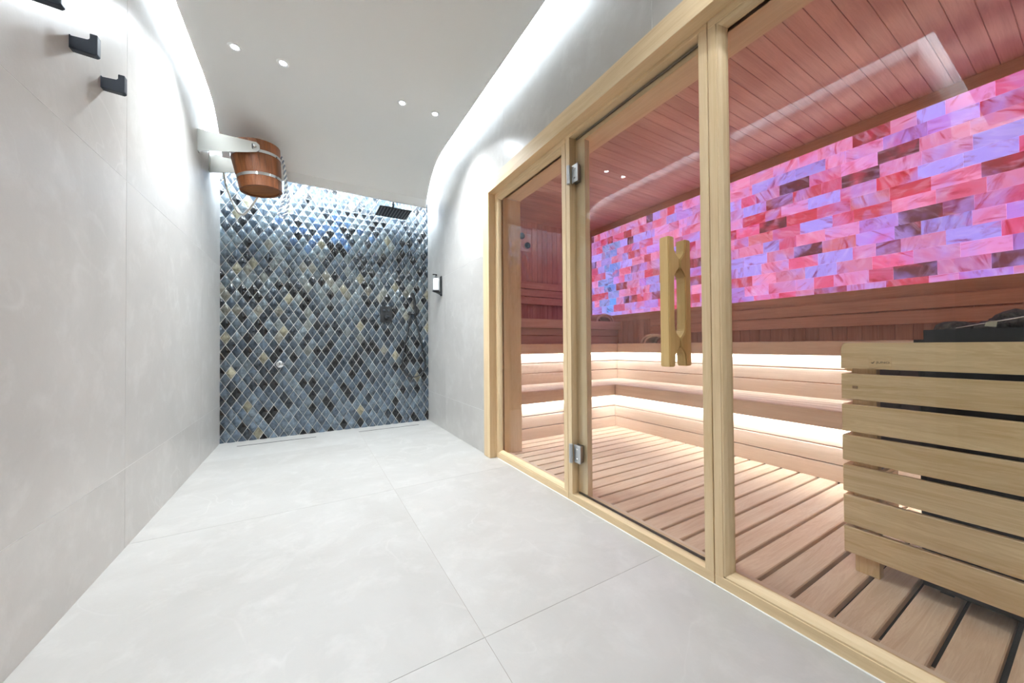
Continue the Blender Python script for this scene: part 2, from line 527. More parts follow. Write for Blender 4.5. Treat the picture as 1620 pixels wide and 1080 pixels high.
# ------------------------------------------------------------------ tiled shower wall
wb = tag(box('wall_back', XL - 0.02, XR + 0.02, YB, YB + 0.1, -0.1, ZS, M_GROUTT), kind='structure', label='shower wall of glossy blue and grey diamond tiles')
HWX, HWZ = 0.04125, 0.06525
GAP = 0.0026
def tile_bm(bm, cx, cz, col=None, layer=None, depth=0.017):
    k = 1 - GAP / 0.035
    a, b = HWX * k, HWZ * k
    def v(x, z, d): return bm.verts.new((cx + x, YB - d, cz + z))
    base = [v(a, 0, -0.002), v(0, b, -0.002), v(-a, 0, -0.002), v(0, -b, -0.002)]
    rim = [v(a, 0, 0.004), v(0, b, 0.004), v(-a, 0, 0.004), v(0, -b, 0.004)]
    mid = [v(a * .55, 0, 0.0125), v(0, b * .55, 0.0125), v(-a * .55, 0, 0.0125), v(0, -b * .55, 0.0125)]
    edg = [v(a * .34, b * .34, 0.0095), v(-a * .34, b * .34, 0.0095), v(-a * .34, -b * .34, 0.0095), v(a * .34, -b * .34, 0.0095)]
    ap = v(0, 0, depth)
    fs = []
    for i in range(4):
        j = (i + 1) % 4
        fs.append(bm.faces.new((base[i], base[j], rim[j], rim[i])))
        fs.append(bm.faces.new((rim[i], edg[i], mid[i])))
        fs.append(bm.faces.new((rim[i], rim[j], edg[i])))
        fs.append(bm.faces.new((rim[j], mid[j], edg[i])))
        fs.append(bm.faces.new((mid[i], edg[i], ap)))
        fs.append(bm.faces.new((edg[i], mid[j], ap)))
    if layer is not None:
        for f in fs:
            for l in f.loops: l[layer] = (*col, 1)
    return fs

def glaze(x, z):
    r = random.random()
    blue = math.exp(-(((x - 0.15) / 0.45) ** 2 + ((z - 2.05) / 0.22) ** 2))
    floor_refl = max(0.0, 1 - z / 0.75)
    sand = math.exp(-(((z - 1.45) / 0.38) ** 2))
    if r < 0.14: c = (22, 25, 29)
    elif r < 0.26: c = (38, 46, 54)
    elif r < 0.26 + 0.26 * sand: c = random.choice([(112, 116, 110), (118, 116, 104), (98, 106, 106)])
    elif r < 0.28 + 0.26 * sand + 0.5 * blue: c = random.choice([(52, 86, 130), (64, 98, 134), (48, 74, 104)]) if blue > 0.3 else (72, 88, 102)
    elif r < 0.66: c = random.choice([(56, 70, 82), (62, 76, 88), (50, 64, 76)])
    else: c = random.choice([(80, 94, 102), (92, 104, 110), (74, 86, 94)])
    if floor_refl > 0 and r > 0.2:  # bright floor's reflection painted into the glaze of the bottom tiles
        c = tuple(v + (t - v) * 0.55 * floor_refl for v, t in zip(c, (110, 130, 150)))
    if random.random() < 0.025: c = (138, 132, 108)
    s = random.uniform(0.88, 1.12)
    return lin(tuple(min(255, v * s * 0.86) for v in c))

bm = bmesh.new(); tile_bm(bm, 0, 0)
tile_me = bpy.data.meshes.new('tile')
bmesh.ops.translate(bm, vec=(0, -YB, 0), verts=bm.verts)
bmesh.ops.recalc_face_normals(bm, faces=bm.faces)
bm.to_mesh(tile_me); bm.free()
for p in tile_me.polygons: p.use_smooth = True
tile_me.set_sharp_from_angle(angle=math.radians(42)); tile_me.materials.append(M_TILE)
spots = []
X0, Z0 = -0.698, 0.124
for i in range(-1, 50):
    for j in range(-3, 40):
        if (i + j) % 2: continue
        cx, cz = X0 + i * HWX, Z0 + j * HWZ
        if cx > XR + HWX * .9 or cx < XL - HWX or cz < -HWZ * .9 or cz > 2.62: continue
        full = cx - HWX > XL - 0.004 and cx + HWX < XR + 0.003 and cz - HWZ > -0.003
        spots.append((cx, cz, full))
def size_key(s):
    return (s[0] ** 2 + YB ** 2 + (s[1] - CAM_H) ** 2) + (0.9 if s[1] > 2.45 else 0)
ordered = sorted([s for s in spots if s[2]], key=lambda s: s[0] + (50 if s[1] > 2.42 else 0))
single = set((s[0], s[1]) for s in ordered[:298])
bm = bmesh.new(); lay = bm.loops.layers.float_color.new('glaze')
for cx, cz, full in spots:
    col = glaze(cx, cz)
    if (cx, cz) in single:
        o = bpy.data.objects.new('tile', tile_me)
        o.location = (cx, YB, cz)
        o.rotation_euler = (random.uniform(-.02, .02), 0, random.uniform(-.02, .02))
        o.color = (*col, 1)
        link(o, wb)
    else:
        tile_bm(bm, cx, cz, col, lay, random.uniform(0.015, 0.019))
for co, no in (((XL, 0, 0), (-1, 0, 0)), ((XR, 0, 0), (1, 0, 0)), ((0, 0, 0.001), (0, 0, -1))):
    bmesh.ops.bisect_plane(bm, geom=bm.verts[:] + bm.edges[:] + bm.faces[:], plane_co=co, plane_no=no, clear_outer=True)
tf = mesh_obj('tile_field', bm, M_TILES, wb, (0.5, YB, 1.2), True)
tf.data.set_sharp_from_angle(angle=math.radians(42))
tag(tf, kind='stuff', label='remaining glossy diamond tiles of the shower wall')

# ------------------------------------------------------------------ shower fittings
t = thing('rain_shower', 'square black rain shower head hanging from a short rod', 'shower head', (0.79, 3.85, 2.30))
box('head_plate', 0.632, 0.948, 3.702, 3.998, 2.300, 2.308, M_BLACK, t, 0.002)
for k in range(10):
    xk = 0.655 + k * 0.030
    box('nozzle_row', xk - 0.0013, xk + 0.0013, 3.72, 3.98, 2.2975, 2.300, M_GREYPL, t)
bm = bmesh.new(); tube(bm, [Vector((0.79, 3.85, 2.306)), Vector((0.79, 3.85, ZS))], 0.011, 12)
mesh_obj('rod', bm, M_BLACK, t, (0.79, 3.85, 2.5), True)
bm = bmesh.new(); lathe(bm, [(0.026, 0), (0.024, 0.016), (0.012, 0.024)], AX('z', (0.79, 3.85, 2.308)), 20)
mesh_obj('swivel', bm, M_BLACK, t, (0.79, 3.85, 2.31), True)

t = thing('shower_valve', 'black rectangular shower control plate with two buttons and a knob', 'shower valve', (0.766, YB - 0.02, 1.245))
box('plate', 0.702, 0.831, YB - 0.028, YB - 0.004, 1.156, 1.334, M_BLACK, t, 0.003)
for xk in (0.742, 0.790):
    bm = bmesh.new(); lathe(bm, [(0.013, 0), (0.013, 0.014), (0.011, 0.016)], AX('-y', (xk, YB - 0.028, 1.288)), 18); mesh_obj('button', bm, M_HOOK, t, (xk, YB - 0.03, 1.288))
bm = bmesh.new(); lathe(bm, [(0.026, 0), (0.025, 0.03), (0.022, 0.033)], AX('-y', (0.766, YB - 0.028, 1.215)), 22); mesh_obj('knob', bm, M_BLACK, t, (0.766, YB - 0.03, 1.215))
box('knob_lever', 0.760, 0.800, YB - 0.072, YB - 0.06, 1.211, 1.220, M_HOOK, t, 0.002)

t = thing('hand_shower', 'black hand shower on a wall holder with a looping hose', 'hand shower', (1.03, YB - 0.02, 1.25))
bm = bmesh.new(); lathe(bm, [(0.024, 0), (0.024, 0.012), (0.012, 0.014), (0.012, 0.05)], AX('-y', (1.035, YB - 0.004, 1.262)), 18); mesh_obj('holder', bm, M_BLACK, t, (1.035, YB - 0.02, 1.262))
bm = bmesh.new(); tube(bm, spline([(1.085, YB - .055, 1.225), (1.082, YB - .06, 1.33), (1.070, YB - .068, 1.42), (1.045, YB - .075, 1.495)], 5), [0.014] * 6 + [0.015] * 5 + [0.018] * 5, 12); mesh_obj('handset', bm, M_BLACK, t, (1.07, YB - .06, 1.35), True)
bm = bmesh.new(); tube(bm, [Vector((1.035, YB - .055, 1.262)), Vector((1.085, YB - .055, 1.255))], 0.013, 12); mesh_obj('cradle', bm, M_BLACK, t, (1.05, YB - .05, 1.26), True)
bm = bmesh.new(); tube(bm, spline([(1.085, YB - .055, 1.23), (1.112, YB - .05, 1.12), (1.15, YB - .045, 0.95), (1.192, YB - .042, 0.76), (1.198, YB - .042, 0.64), (1.15, YB - .045, 0.555), (1.06, YB - .045, 0.525), (0.975, YB - .045, 0.57), (0.937, YB - .045, 0.67), (0.955, YB - .04, 0.82), (1.005, YB - .035, 1.06), (1.032, YB - .03, 1.245)], 8), 0.0085, 10); mesh_obj('hose', bm, M_BLACK, t, (1.05, YB - .045, 0.8), True)

t = thing('wall_outlet', 'small round chrome outlet on the blue tiled wall', 'outlet', (-0.234, YB - 0.01, 0.713))
bm = bmesh.new(); lathe(bm, [(0.036, 0), (0.036, 0.006), (0.030, 0.014), (0.012, 0.016)], AX('-y', (-0.234, YB - 0.014, 0.713)), 28); mesh_obj('flange', bm, M_CHROME, t, (-0.234, YB - .02, .713), True)
bm = bmesh.new(); lathe(bm, [(0.014, 0), (0.014, 0.03), (0.010, 0.036), (0.0, 0.037)], AX('-y', (-0.222, YB - 0.028, 0.722)), 20); mesh_obj('nozzle', bm, M_CHROME, t, (-0.22, YB - .04, .72), True)

for x0, x1, lab in ((-0.545, 0.074, 'linear floor drain slot in the corner by the hook wall'), (0.459, 1.082, 'linear floor drain slot below the hand shower')):
    t = thing('floor_drain', lab, 'drain', ((x0 + x1) / 2, 3.98, 0), 'linear shower drains')
    box('cover_strip', x0, x1, 3.957, 4.018, -0.002, 0.0025, M_FLOOR, t)
    box('slot', x0, x1, 3.945, 3.957, -0.003, 0.0008, M_DARKSLOT, t)
    box('slot', x0, x1, 4.018, 4.022, -0.003, 0.0008, M_DARKSLOT, t)

t = thing('soap_dispenser', 'white pump bottle in a black holder on the grey wall', 'soap dispenser', (XR, 3.64, 1.42))
box('back_plate', XR - 0.012, XR, 3.625, 3.665, 1.420, 1.632, M_BLACK, t, 0.002)
bm = bmesh.new(); prism(bm, [(XR - 0.012, 1.432), (XR - 0.012, 1.462), (XR - 0.098, 1.470), (XR - 0.098, 1.462), (XR - 0.05, 1.448)], 1, 3.63, 3.66); mesh_obj('holder_arm', bm, M_BLACK, t, (XR - .05, 3.645, 1.45))
bm = bmesh.new(); lathe(bm, [(0.036, 0), (0.036, 0.012), (0.033, 0.012), (0.033, 0.002)], AX('z', (XR - 0.062, 3.645, 1.466)), 24); mesh_obj('ring', bm, M_BLACK, t, (XR - .062, 3.645, 1.47), True)
bm = bmesh.new(); lathe(bm, [(0.0315, 0), (0.0315, 0.128), (0.028, 0.136), (0.013, 0.138)], AX('z', (XR - 0.062, 3.645, 1.470)), 24); bo = mesh_obj('bottle', bm, M_WHITEPL, t, (XR - .062, 3.645, 1.53), True); bo.data.set_sharp_from_angle(angle=0.7)
for k, (h, w_) in enumerate(((1.575, 0.011), (1.565, 0.008), (1.535, 0.012), (1.525, 0.010), (1.505, 0.012))):
    box('print_line', XR - 0.0625 - w_, XR - 0.0625 + w_, 3.6125, 3.6140, h - 0.0015, h + 0.0015, M_GREYPL, t)
bm = bmesh.new(); lathe(bm, [(0.016, 0), (0.016, 0.016), (0.006, 0.018), (0.006, 0.036)], AX('z', (XR - 0.062, 3.645, 1.606)), 18); pu = mesh_obj('pump', bm, M_BLACK, t, (XR - .062, 3.645, 1.61), True)
box('spout', XR - 0.098, XR - 0.05, 3.639, 3.651, 1.640, 1.650, M_BLACK, t, 0.002)

# ------------------------------------------------------------------ hooks
def hook(yc, label):
    t = thing('coat_hook', label, 'hook', (XL, yc, 1.9), 'row of anthracite wall hooks')
    x = XL
    pts = [(x, 1.942), (x, 1.903), (x + 0.004, 1.899), (x + 0.060, 1.896), (x + 0.066, 1.902), (x + 0.066, 1.968), (x + 0.047, 1.968), (x + 0.047, 1.950), (x + 0.042, 1.945)]
    bm = bmesh.new(); prism(bm, pts, 1, yc, yc + 0.024)
    bmesh.ops.recalc_face_normals(bm, faces=bm.faces)
    bmesh.ops.bevel(bm, geom=bm.edges[:], offset=0.0016, segments=1, affect='EDGES')
    mesh_obj('hook_arm', bm, M_HOOK, t, (x + .03, yc, 1.92))
    box('back_plate', x, x + 0.003, yc - 0.0005, yc + 0.0245, 1.900, 1.944, M_HOOK, t)
hook(1.764, 'anthracite J-shaped wall hook, the middle one of the row')
hook(1.974, 'anthracite J-shaped wall hook, the one of the row closest to the bucket')
hook(1.556, 'anthracite J-shaped wall hook, the end one of the row away from the bucket')

# ------------------------------------------------------------------ tipping bucket
BYC = 3.545
t = thing('shower_bucket', 'brown wooden tipping bucket with steel hoops between two steel arms', 'bucket', (XL, BYC, 2.3))
for yy in (3.357, 3.733):
    bm = bmesh.new()
    pts = [(XL, 2.325), (-0.60, 2.345), (-0.50, 2.368), (-0.40, 2.392), (-0.345, 2.408), (-0.330, 2.420), (-0.322, 2.440), (-0.325, 2.468), (-0.345, 2.485), (XL, 2.485)]
    prism(bm, pts, 1, yy - 0.0025, yy + 0.0025)
    ar = mesh_obj('arm', bm, M_STEEL, t, (-0.5, yy, 2.42))
    box('wall_flange', XL, XL + 0.006, yy + (0 if yy < 3.5 else -0.04), yy + (0.04 if yy < 3.5 else 0), 2.325, 2.485, M_STEEL, t, 0.001)
    s = -1 if yy < 3.5 else 1
    bm = bmesh.new(); lathe(bm, [(0.013, 0), (0.013, 0.012), (0.010, 0.016), (0.0, 0.017)], AX('y' if s > 0 else '-y', (-0.355, yy + s * 0.0025, 2.452)), 18); mesh_obj('pivot_cap', bm, M_CHROME, t, (-.355, yy, 2.452), True)
box('pivot_clip', -0.372, -0.366, 3.337, 3.352, 2.425, 2.462, M_HOOK, t, 0.002)
BT = Matrix.Translation((-0.352, BYC, 2.345)) @ Matrix.Rotation(math.radians(-7.5), 4, 'Y')   # bucket's own axis, origin at mid height
HB, RT_, RB_ = 0.175, 0.178, 0.146
NS = 22
for k in range(NS):
    a0, a1 = 2 * math.pi * k / NS + 0.002, 2 * math.pi * (k + 1) / NS - 0.002
    bm = bmesh.new()
    vs_ = []
    for h, ro in ((-HB, RB_), (HB, RT_)):
        for rr in (ro, ro - 0.018):
            for a in (a0, (a0 + a1) / 2, a1):
                vs_.append(bm.verts.new(BT @ Vector((rr * math.cos(a), rr * math.sin(a), h))))
    o0, i0, o1, i1 = vs_[0:3], vs_[3:6], vs_[6:9], vs_[9:12]
    for q in range(2):
        bm.faces.new((o0[q], o0[q + 1], o1[q + 1], o1[q])); bm.faces.new((i0[q], i1[q], i1[q + 1], i0[q + 1]))
        bm.faces.new((o0[q], i0[q], i0[q + 1], o0[q + 1])); bm.faces.new((o1[q], o1[q + 1], i1[q + 1], i1[q]))
    bm.faces.new((o0[0], o1[0], i1[0], i0[0])); bm.faces.new((o0[2], i0[2], i1[2], o1[2]))
    mesh_obj('stave', bm, STAVE, t, BT @ Vector((RT_ * math.cos(a0), RT_ * math.sin(a0), 0)))
bm = bmesh.new(); lathe(bm, [(0.0, -HB + 0.012), (RB_ - 0.016, -HB + 0.012), (RB_ - 0.016, -HB + 0.03), (0.0, -HB + 0.03)], BT, 28)
mesh_obj('bottom', bm, wood('bucket_bottom', (146, 92, 50), (104, 62, 30), 'x', 0.5, 0.1), t, BT @ Vector((0, 0, -HB + .02)))
for h, hh in ((-0.085, 0.022), (0.085, 0.022)):
    r = lambda q: RB_ + (RT_ - RB_) * (q + HB) / (2 * HB)
    bm = bmesh.new(); lathe(bm, [(r(h - hh / 2) + .0006, h - hh / 2), (r(h - hh / 2) + .003, h - hh / 2), (r(h + hh / 2) + .003, h + hh / 2), (r(h + hh / 2) + .0006, h + hh / 2)], BT, 44, True)
    mesh_obj('hoop', bm, M_CHROME, t, BT @ Vector((0, 0, h)), True).data.set_sharp_from_angle(angle=0.6)
hz = [(-0.50, 2.45), (-0.556, 2.428), (-0.606, 2.362), (-0.585, 2.22), (-0.528, 2.06), (-0.481, 2.02), (-0.437, 2.07), (-0.389, 2.165), (-0.35, 2.25)]
bm = bmesh.new(); tube(bm, spline([(x, 3.752, z) for x, z in hz], 7), 0.0075, 10); mesh_obj('water_hose', bm, M_HOSE, t, (-.5, 3.75, 2.2), True)
# two-strand pull rope
rp = spline([(-0.188, 3.47, 2.462), (-0.170, 3.45, 2.40), (-0.150, 3.45, 2.25), (-0.137, 3.45, 2.10), (-0.150, 3.45, 2.01), (-0.184, 3.45, 1.955), (-0.206, 3.45, 1.975), (-0.185, 3.45, 2.05), (-0.160, 3.455, 2.15), (-0.158, 3.46, 2.26), (-0.172, 3.465, 2.42)], 10)
M_ROPEA = plain('rope_grey', (112, 122, 134), 0.8); M_ROPEB = plain('rope_white', (222, 222, 218), 0.8)
for ph, mm in ((0, M_ROPEA), (math.pi, M_ROPEB)):
    pts = []
    dist = 0
    for i in range(len(rp) - 1):
        for q in range(3):
            p = rp[i].lerp(rp[i + 1], q / 3)
            dist += (rp[i + 1] - rp[i]).length / 3
            d = (rp[i + 1] - rp[i]).normalized()
            u = d.cross(Vector((0, 1, 0))).normalized(); v = d.cross(u)
            a = dist * 150 + ph
            pts.append(p + (u * math.cos(a) + v * math.sin(a)) * 0.0050)
    bm = bmesh.new(); tube(bm, pts, 0.0055, 6); mesh_obj('rope_strand', bm, mm, t, (-.17, 3.45, 2.2), True)

# ------------------------------------------------------------------ sauna front: casing, fixed lights, door
FX = 1.290            # face of frames
GX = 1.325            # glass
cas = tag(thing('trim_1', 'pale aspen casing around the sauna front', None, (1.235, 2.5, 0)), kind='structure')
box('casing_jamb', 1.232, FX + 0.012, OY1, 2.572, 0.0, 2.182, ASP['z'], cas, 0.0015)
box('casing_head', 1.230, FX + 0.012, -0.95, OY1 + 0.003, 2.083, 2.184, ASP['y'], cas, 0.0015)
box('lining_jamb', 1.337, 1.497, 2.420, OY1, 0.0, 2.05, ASP['z'], cas, 0.001)
box('lining_head', 1.337, 1.497, -0.95, 2.420, 2.052, 2.085, ASP['y'], cas, 0.001)
tag(box('trim_2', 1.284, FX, 0.0 - 0.95, OY1, -0.002, 0.0025, M_GROUT), kind='structure', label='white sealant line along the sauna sill')

def bead(parent, ax, a, b, p0, side):
    """glazing bead with a sloped face: ax 'y' runs along y at height p0, 'z' upright at y p0; side = direction it slopes to the glass"""
    bm = bmesh.new()
    w = 0.026
    pts = [(FX + 0.002, p0), (FX + 0.002, p0 + side * 0.006), (FX + 0.010, p0 + side * (w - 0.010)), (FX + 0.022, p0 + side * (w - 0.002)), (GX - 0.005, p0 + side * w), (GX - 0.005, p0)]
    if ax == 'y':
        prism(bm, pts, 1, a, b)
    else:
        prism(bm, [(x, y) for x, y in pts], 2, a, b)
    loc = (FX, (a + b) / 2, p0) if ax == 'y' else (FX, p0, (a + b) / 2)
    return mesh_obj('bead', bm, ASP[ax], parent, loc)

def pane(parent, y0, y1, z0, z1):
    o = box('pane', GX - 0.004, GX + 0.004, y0, y1, z0, z1, M_GLASS, parent)
    return o

TOPZ = 2.083
# fixed light beside the corridor wall
w1 = tag(thing('window_1', 'fixed glass light of the sauna front beside the shower', None, (FX, 2.0, 0)), kind='structure')
box('sill', FX, 1.37, 1.587, OY1, 0.0, 0.040, ASP['y'], w1, 0.0015)
box('head', FX, 1.37, 1.587, OY1, 2.052, TOPZ, ASP['y'], w1, 0.0015)
box('stile', FX, 1.37, 2.440, OY1, 0.040, 2.052, ASP['z'], w1, 0.0015)
box('stile', FX, 1.37, 1.587, 1.617, 0.040, 2.052, ASP['z'], w1, 0.0015)
bead(w1, 'y', 1.617, 2.440, 0.040, 1); bead(w1, 'y', 1.617, 2.440, 2.052, -1)
bead(w1, 'z', 0.04, 2.052, 2.440, -1); bead(w1, 'z', 0.04, 2.052, 1.617, 1)
pane(w1, 1.60, 2.455, 0.03, 2.06)
# door frame and door
df = tag(thing('trim_3', 'pale aspen door frame in the middle of the sauna front', None, (FX, 1.17, 0)), kind='structure')
box('sill', FX, 1.37, 0.752, 1.584, 0.0, 0.040, ASP['y'], df, 0.0015)
box('head', FX, 1.37, 0.752, 1.584, 2.066, TOPZ, ASP['y'], df, 0.0015)
box('stop', GX + 0.012, 1.37, 0.786, 1.55, 2.030, 2.066, ASP['y'], df, 0.001)
box('jamb', FX, 1.372, 1.550, 1.584, 0.040, 2.066, ASP['z'], df, 0.0015)
box('jamb', FX, 1.372, 0.752, 0.786, 0.040, 2.066, ASP['z'], df, 0.0015)
box('stop', GX + 0.012, 1.372, 1.474, 1.550, 0.040, 2.030, ASP['z'], df, 0.001)
box('seal', GX + 0.005, GX + 0.012, 0.80, 1.540, 0.041, 0.050, M_RUBBER, df)
box('seal', GX + 0.005, GX + 0.012, 0.80, 1.540, 2.055, 2.064, M_STEEL, df)
d1 = tag(thing('door_1', 'frameless clear glass sauna door with wooden handle', None, (GX, 1.545, 0.04)), kind='structure')
pane(d1, 0.795, 1.545, 0.047, 2.060)
box('pane_edge', GX - 0.004, GX + 0.004, 0.7925, 0.795, 0.047, 2.060, M_GEDGE, d1)
# handle: two flat bars, each with two flared feet meeting at the glass
HYC = 0.918
def handle_bar(name, xa, s):
    """bar lies at x xa.. away from glass; s = -1 corridor side, +1 sauna side; outline in the x-z plane"""
    xo, xi, xg = GX + s * 0.072, GX + s * 0.036, GX + s * 0.004
    zb, zt = 0.790, 1.318
    out = [(xo, zb), (xi, zb)]
    for zc in (0.888, 1.213):
        hw, fl = 0.019, 0.052
        lo = [(zc - fl - 0.022, xi), (zc - fl, xi + (xg - xi) * 0.10), (zc - fl + 0.016, xi + (xg - xi) * 0.42), (zc - hw, xg)]
        hi = [(2 * zc - z, x) for z, x in reversed(lo)]
        out += [(x, z) for z, x in lo] + [(x, z) for z, x in hi]
    out += [(xi, zt), (xo, zt)]
    bm = bmesh.new()
    va = [bm.verts.new((x, HYC - 0.022, z)) for x, z in out]; vb = [bm.verts.new((x, HYC + 0.022, z)) for x, z in out]
    bm.faces.new(va); bm.faces.new(vb[::-1])
    nn = len(out)
    for i in range(nn): bm.faces.new((va[i], vb[i], vb[(i + 1) % nn], va[(i + 1) % nn]))
    bmesh.ops.recalc_face_normals(bm, faces=bm.faces)
    bmesh.ops.bevel(bm, geom=[e for e in bm.edges], offset=0.0035, segments=2, affect='EDGES')
    bmesh.ops.triangulate(bm, faces=[f for f in bm.faces if len(f.verts) > 4])
    return mesh_obj(name, bm, HANDLE, d1, (GX + s * .05, HYC, 1.05))
handle_bar('handle', 0, -1); handle_bar('handle', 0, 1)
for zc in (0.272, 1.847):
    hb = box('hinge', 1.297, 1.303, 1.489, 1.541, zc - 0.050, zc + 0.050, M_SATIN, d1, 0.0012)
    box('hinge_block', 1.303, GX - 0.004, 1.495, 1.535, zc - 0.046, zc + 0.046, M_STEEL, d1)
    bm = bmesh.new(); lathe(bm, [(0.011, -0.052), (0.011, 0.052)], AX('z', (1.283, 1.550, zc)), 16); mesh_obj('hinge_barrel', bm, M_SATIN, hb, (GX - .02, 1.578, zc))
    for dz in (-0.026, 0.026):
        bm = bmesh.new(); lathe(bm, [(0.0055, 0), (0.0045, 0.002), (0, 0.002)], AX('-x', (1.297, 1.516, zc + dz)), 12); mesh_obj('hinge_screw', bm, M_CHROME, hb, (GX - .012, 1.538, zc + dz))
    box('hinge_back', GX + 0.004, GX + 0.009, 1.504, 1.548, zc - 0.048, zc + 0.048, M_STEEL, d1, 0.001)
# fixed light in front of the heater
w2 = tag(thing('window_2', 'large fixed glass light of the sauna front before the heater', None, (FX, 0.0, 0)), kind='structure')
box('sill', FX, 1.37, -0.95, 0.749, 0.0, 0.040, ASP['y'], w2, 0.0015)
box('head', FX, 1.37, -0.95, 0.749, 2.052, TOPZ, ASP['y'], w2, 0.0015)
box('stile', FX, 1.372, 0.718, 0.749, 0.040, 2.052, ASP['z'], w2, 0.0015)
box('stile', FX, 1.372, -0.95, -0.91, 0.040, 2.052, ASP['z'], w2, 0.0015)
bead(w2, 'y', -0.91, 0.718, 0.040, 1); bead(w2, 'y', -0.91, 0.718, 2.052, -1)
bead(w2, 'z', 0.04, 2.052, 0.718, -1)
pane(w2, -0.93, 0.735, 0.03, 2.06)

# ------------------------------------------------------------------ sauna room shell
SX, SY0, SY1, SZ = 3.75, -1.0, 4.10, 2.605
sw = tag(box('wall_sauna_back', SX + 0.006, SX + 0.1, SY0, SY1 + 0.1, -0.1, SZ + 0.1, ALD_PINKLIT['z']), kind='structure', label='sauna wall of upright boards behind the long bench')
se = tag(box('wall_sauna_end', 1.5, SX + 0.012, SY1 + 0.006, SY1 + 0.1, -0.1, SZ + 0.1, ALD_PINKLIT['z']), kind='structure', label='sauna end wall of upright boards')
tag(box('wall_sauna_near', 1.5, SX + 0.1, SY0 - 0.1, SY0, -0.1, SZ + 0.1, ALD_PINKLIT['z']), kind='structure')
tag(box('wall_sauna_front', 1.5, 1.512, SY0, SY1, 2.087, SZ, ALD_PINKLIT['y']), kind='structure')
sb = tag(box('floor_sauna', 1.26, SX, SY0, SY1, -0.09, -0.032, M_UNDER), kind='structure')
sce = tag(box('ceiling_sauna', 1.5, SX + 0.1, SY0 - 0.1, SY1 + 0.1, SZ + 0.006, SZ + 0.1, ALD_PINKLIT['x']), kind='structure', label='sauna ceiling of narrow boards tinted as in pink light')
# ceiling boards
y = 3.944 - 0.0903 * 60
while y < SY1:
    y0, y1 = max(y + 0.0013, SY0), min(y + 0.0903 - 0.0013, SY1)
    if y1 - y0 > 0.01: box('board', 1.512, SX, y0, y1, SZ, SZ + 0.012, ALD_PINKLIT['x'], sce, 0.0015)
    y += 0.0903
# upright boards of the end wall
x = 1.512
while x < SX:
    x1 = min(x + 0.0868, SX)
    box('board', x + 0.0013, x1 - 0.0013, SY1, SY1 + 0.012, 0.0, SZ, ALD_PINKLIT['z'], se, 0.0015)
    x += 0.0868
# upright boards of the back wall below the salt panel
y = 1.083 - 0.0895 * 24
while y < SY1:
    y0, y1 = max(y + 0.002, SY0), min(y + 0.0895 - 0.002, SY1)
    if y1 - y0 > 0.01: box('board', SX, SX + 0.012, y0, y1, 0.0, 1.21, ALD_PINKLIT['z'], sw, 0.0015)
    y += 0.0895
PZ0, PZ1, PY1 = 1.295, 2.522, 3.985
rl = tag(thing('trim_5', 'wooden rails framing the salt brick panel', None, (SX, 2, PZ0)), kind='structure')
box('rail', SX - 0.020, SX + 0.012, SY0, SY1, PZ1, SZ, ALD_PINKLIT['y'], rl, 0.0015)
box('rail', SX - 0.020, SX + 0.012, SY0, SY1, 1.207, PZ0, ALD_PINKLIT['y'], rl, 0.0015)
box('rail', SX - 0.020, SX + 0.012, PY1, SY1, PZ0, PZ1, ALD_PINKLIT['z'], rl, 0.0015)

# ------------------------------------------------------------------ salt brick panel
sp = thing('salt_wall', 'glowing pink and lilac salt brick panel above the long sauna bench', 'salt wall', (SX, 2.0, PZ0))
box('back_board', SX + 0.004, SX + 0.012, SY0, PY1, PZ0, PZ1, plain('salt_mortar', (70, 34, 40), 0.8), sp)
PAL = [((206, 128, 190), 26), ((218, 126, 172), 26), ((158, 142, 236), 17), ((208, 84, 132), 16), ((192, 56, 80), 14), ((142, 42, 54), 8), ((84, 38, 50), 6), ((176, 120, 216), 9), ((196, 100, 118), 6)]
bag = [c for c, w_ in PAL for _ in range(w_)]
rows = 12.5
rh = (PZ1 - PZ0) / rows
nb = 0
for r in range(13):
    z1 = PZ1 - r * rh; z0 = max(PZ0, z1 - rh)
    y = PY1 - (0.0 if r % 2 else random.choice((0.05, 0.1)))
    edges = [PY1] if r % 2 else [PY1, y]
    while edges[-1] > -0.25:
        far = edges[-1] > 2.2
        edges.append(edges[-1] - random.choice((0.10, 0.13, 0.2) if far else (0.13, 0.2, 0.21, 0.22, 0.21)))
    for a, b in zip(edges[1:], edges[:-1]):
        col = random.choice(bag)
        yc = (a + b) / 2
        if 3.50 < yc < 3.78 and random.random() < 0.62: col = random.choice(((70, 150, 236), (96, 140, 232), (116, 150, 226)))  # bluish reflection band of the glass, painted into these bricks' colour
        s = random.uniform(0.9, 1.1)
        ln = round((b - a) * 200) / 200
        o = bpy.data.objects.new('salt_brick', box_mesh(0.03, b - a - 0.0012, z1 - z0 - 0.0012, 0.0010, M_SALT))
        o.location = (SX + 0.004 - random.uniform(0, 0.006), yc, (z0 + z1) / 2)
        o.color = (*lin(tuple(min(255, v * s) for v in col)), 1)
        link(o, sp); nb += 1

# ------------------------------------------------------------------ sauna furniture
db = thing('duckboard', 'slatted wooden duckboard floor of the sauna', 'duckboard', (2.1, 1.0, -0.03))
y = 0.960 - 0.1007 * 18
while y < 2.66:
    y0, y1 = y + 0.007, min(y + 0.1007 - 0.007, 2.68)
    if y0 > -0.99 and y1 - y0 > 0.02: box('slat', 1.392, 2.815, y0, y1, 0.003, 0.030, FLB, db, 0.003)
    y += 0.1007
for xx in (1.42, 2.1, 2.75): box('batten', xx, xx + 0.04, -0.98, 2.66, -0.032, 0.003, FLB, db)
tag(box('trim_4', 1.371, 1.392, -0.95, 2.42, -0.03, 0.036, ALD['y']), kind='structure', label='thin wooden strip closing the duckboard at the glass')

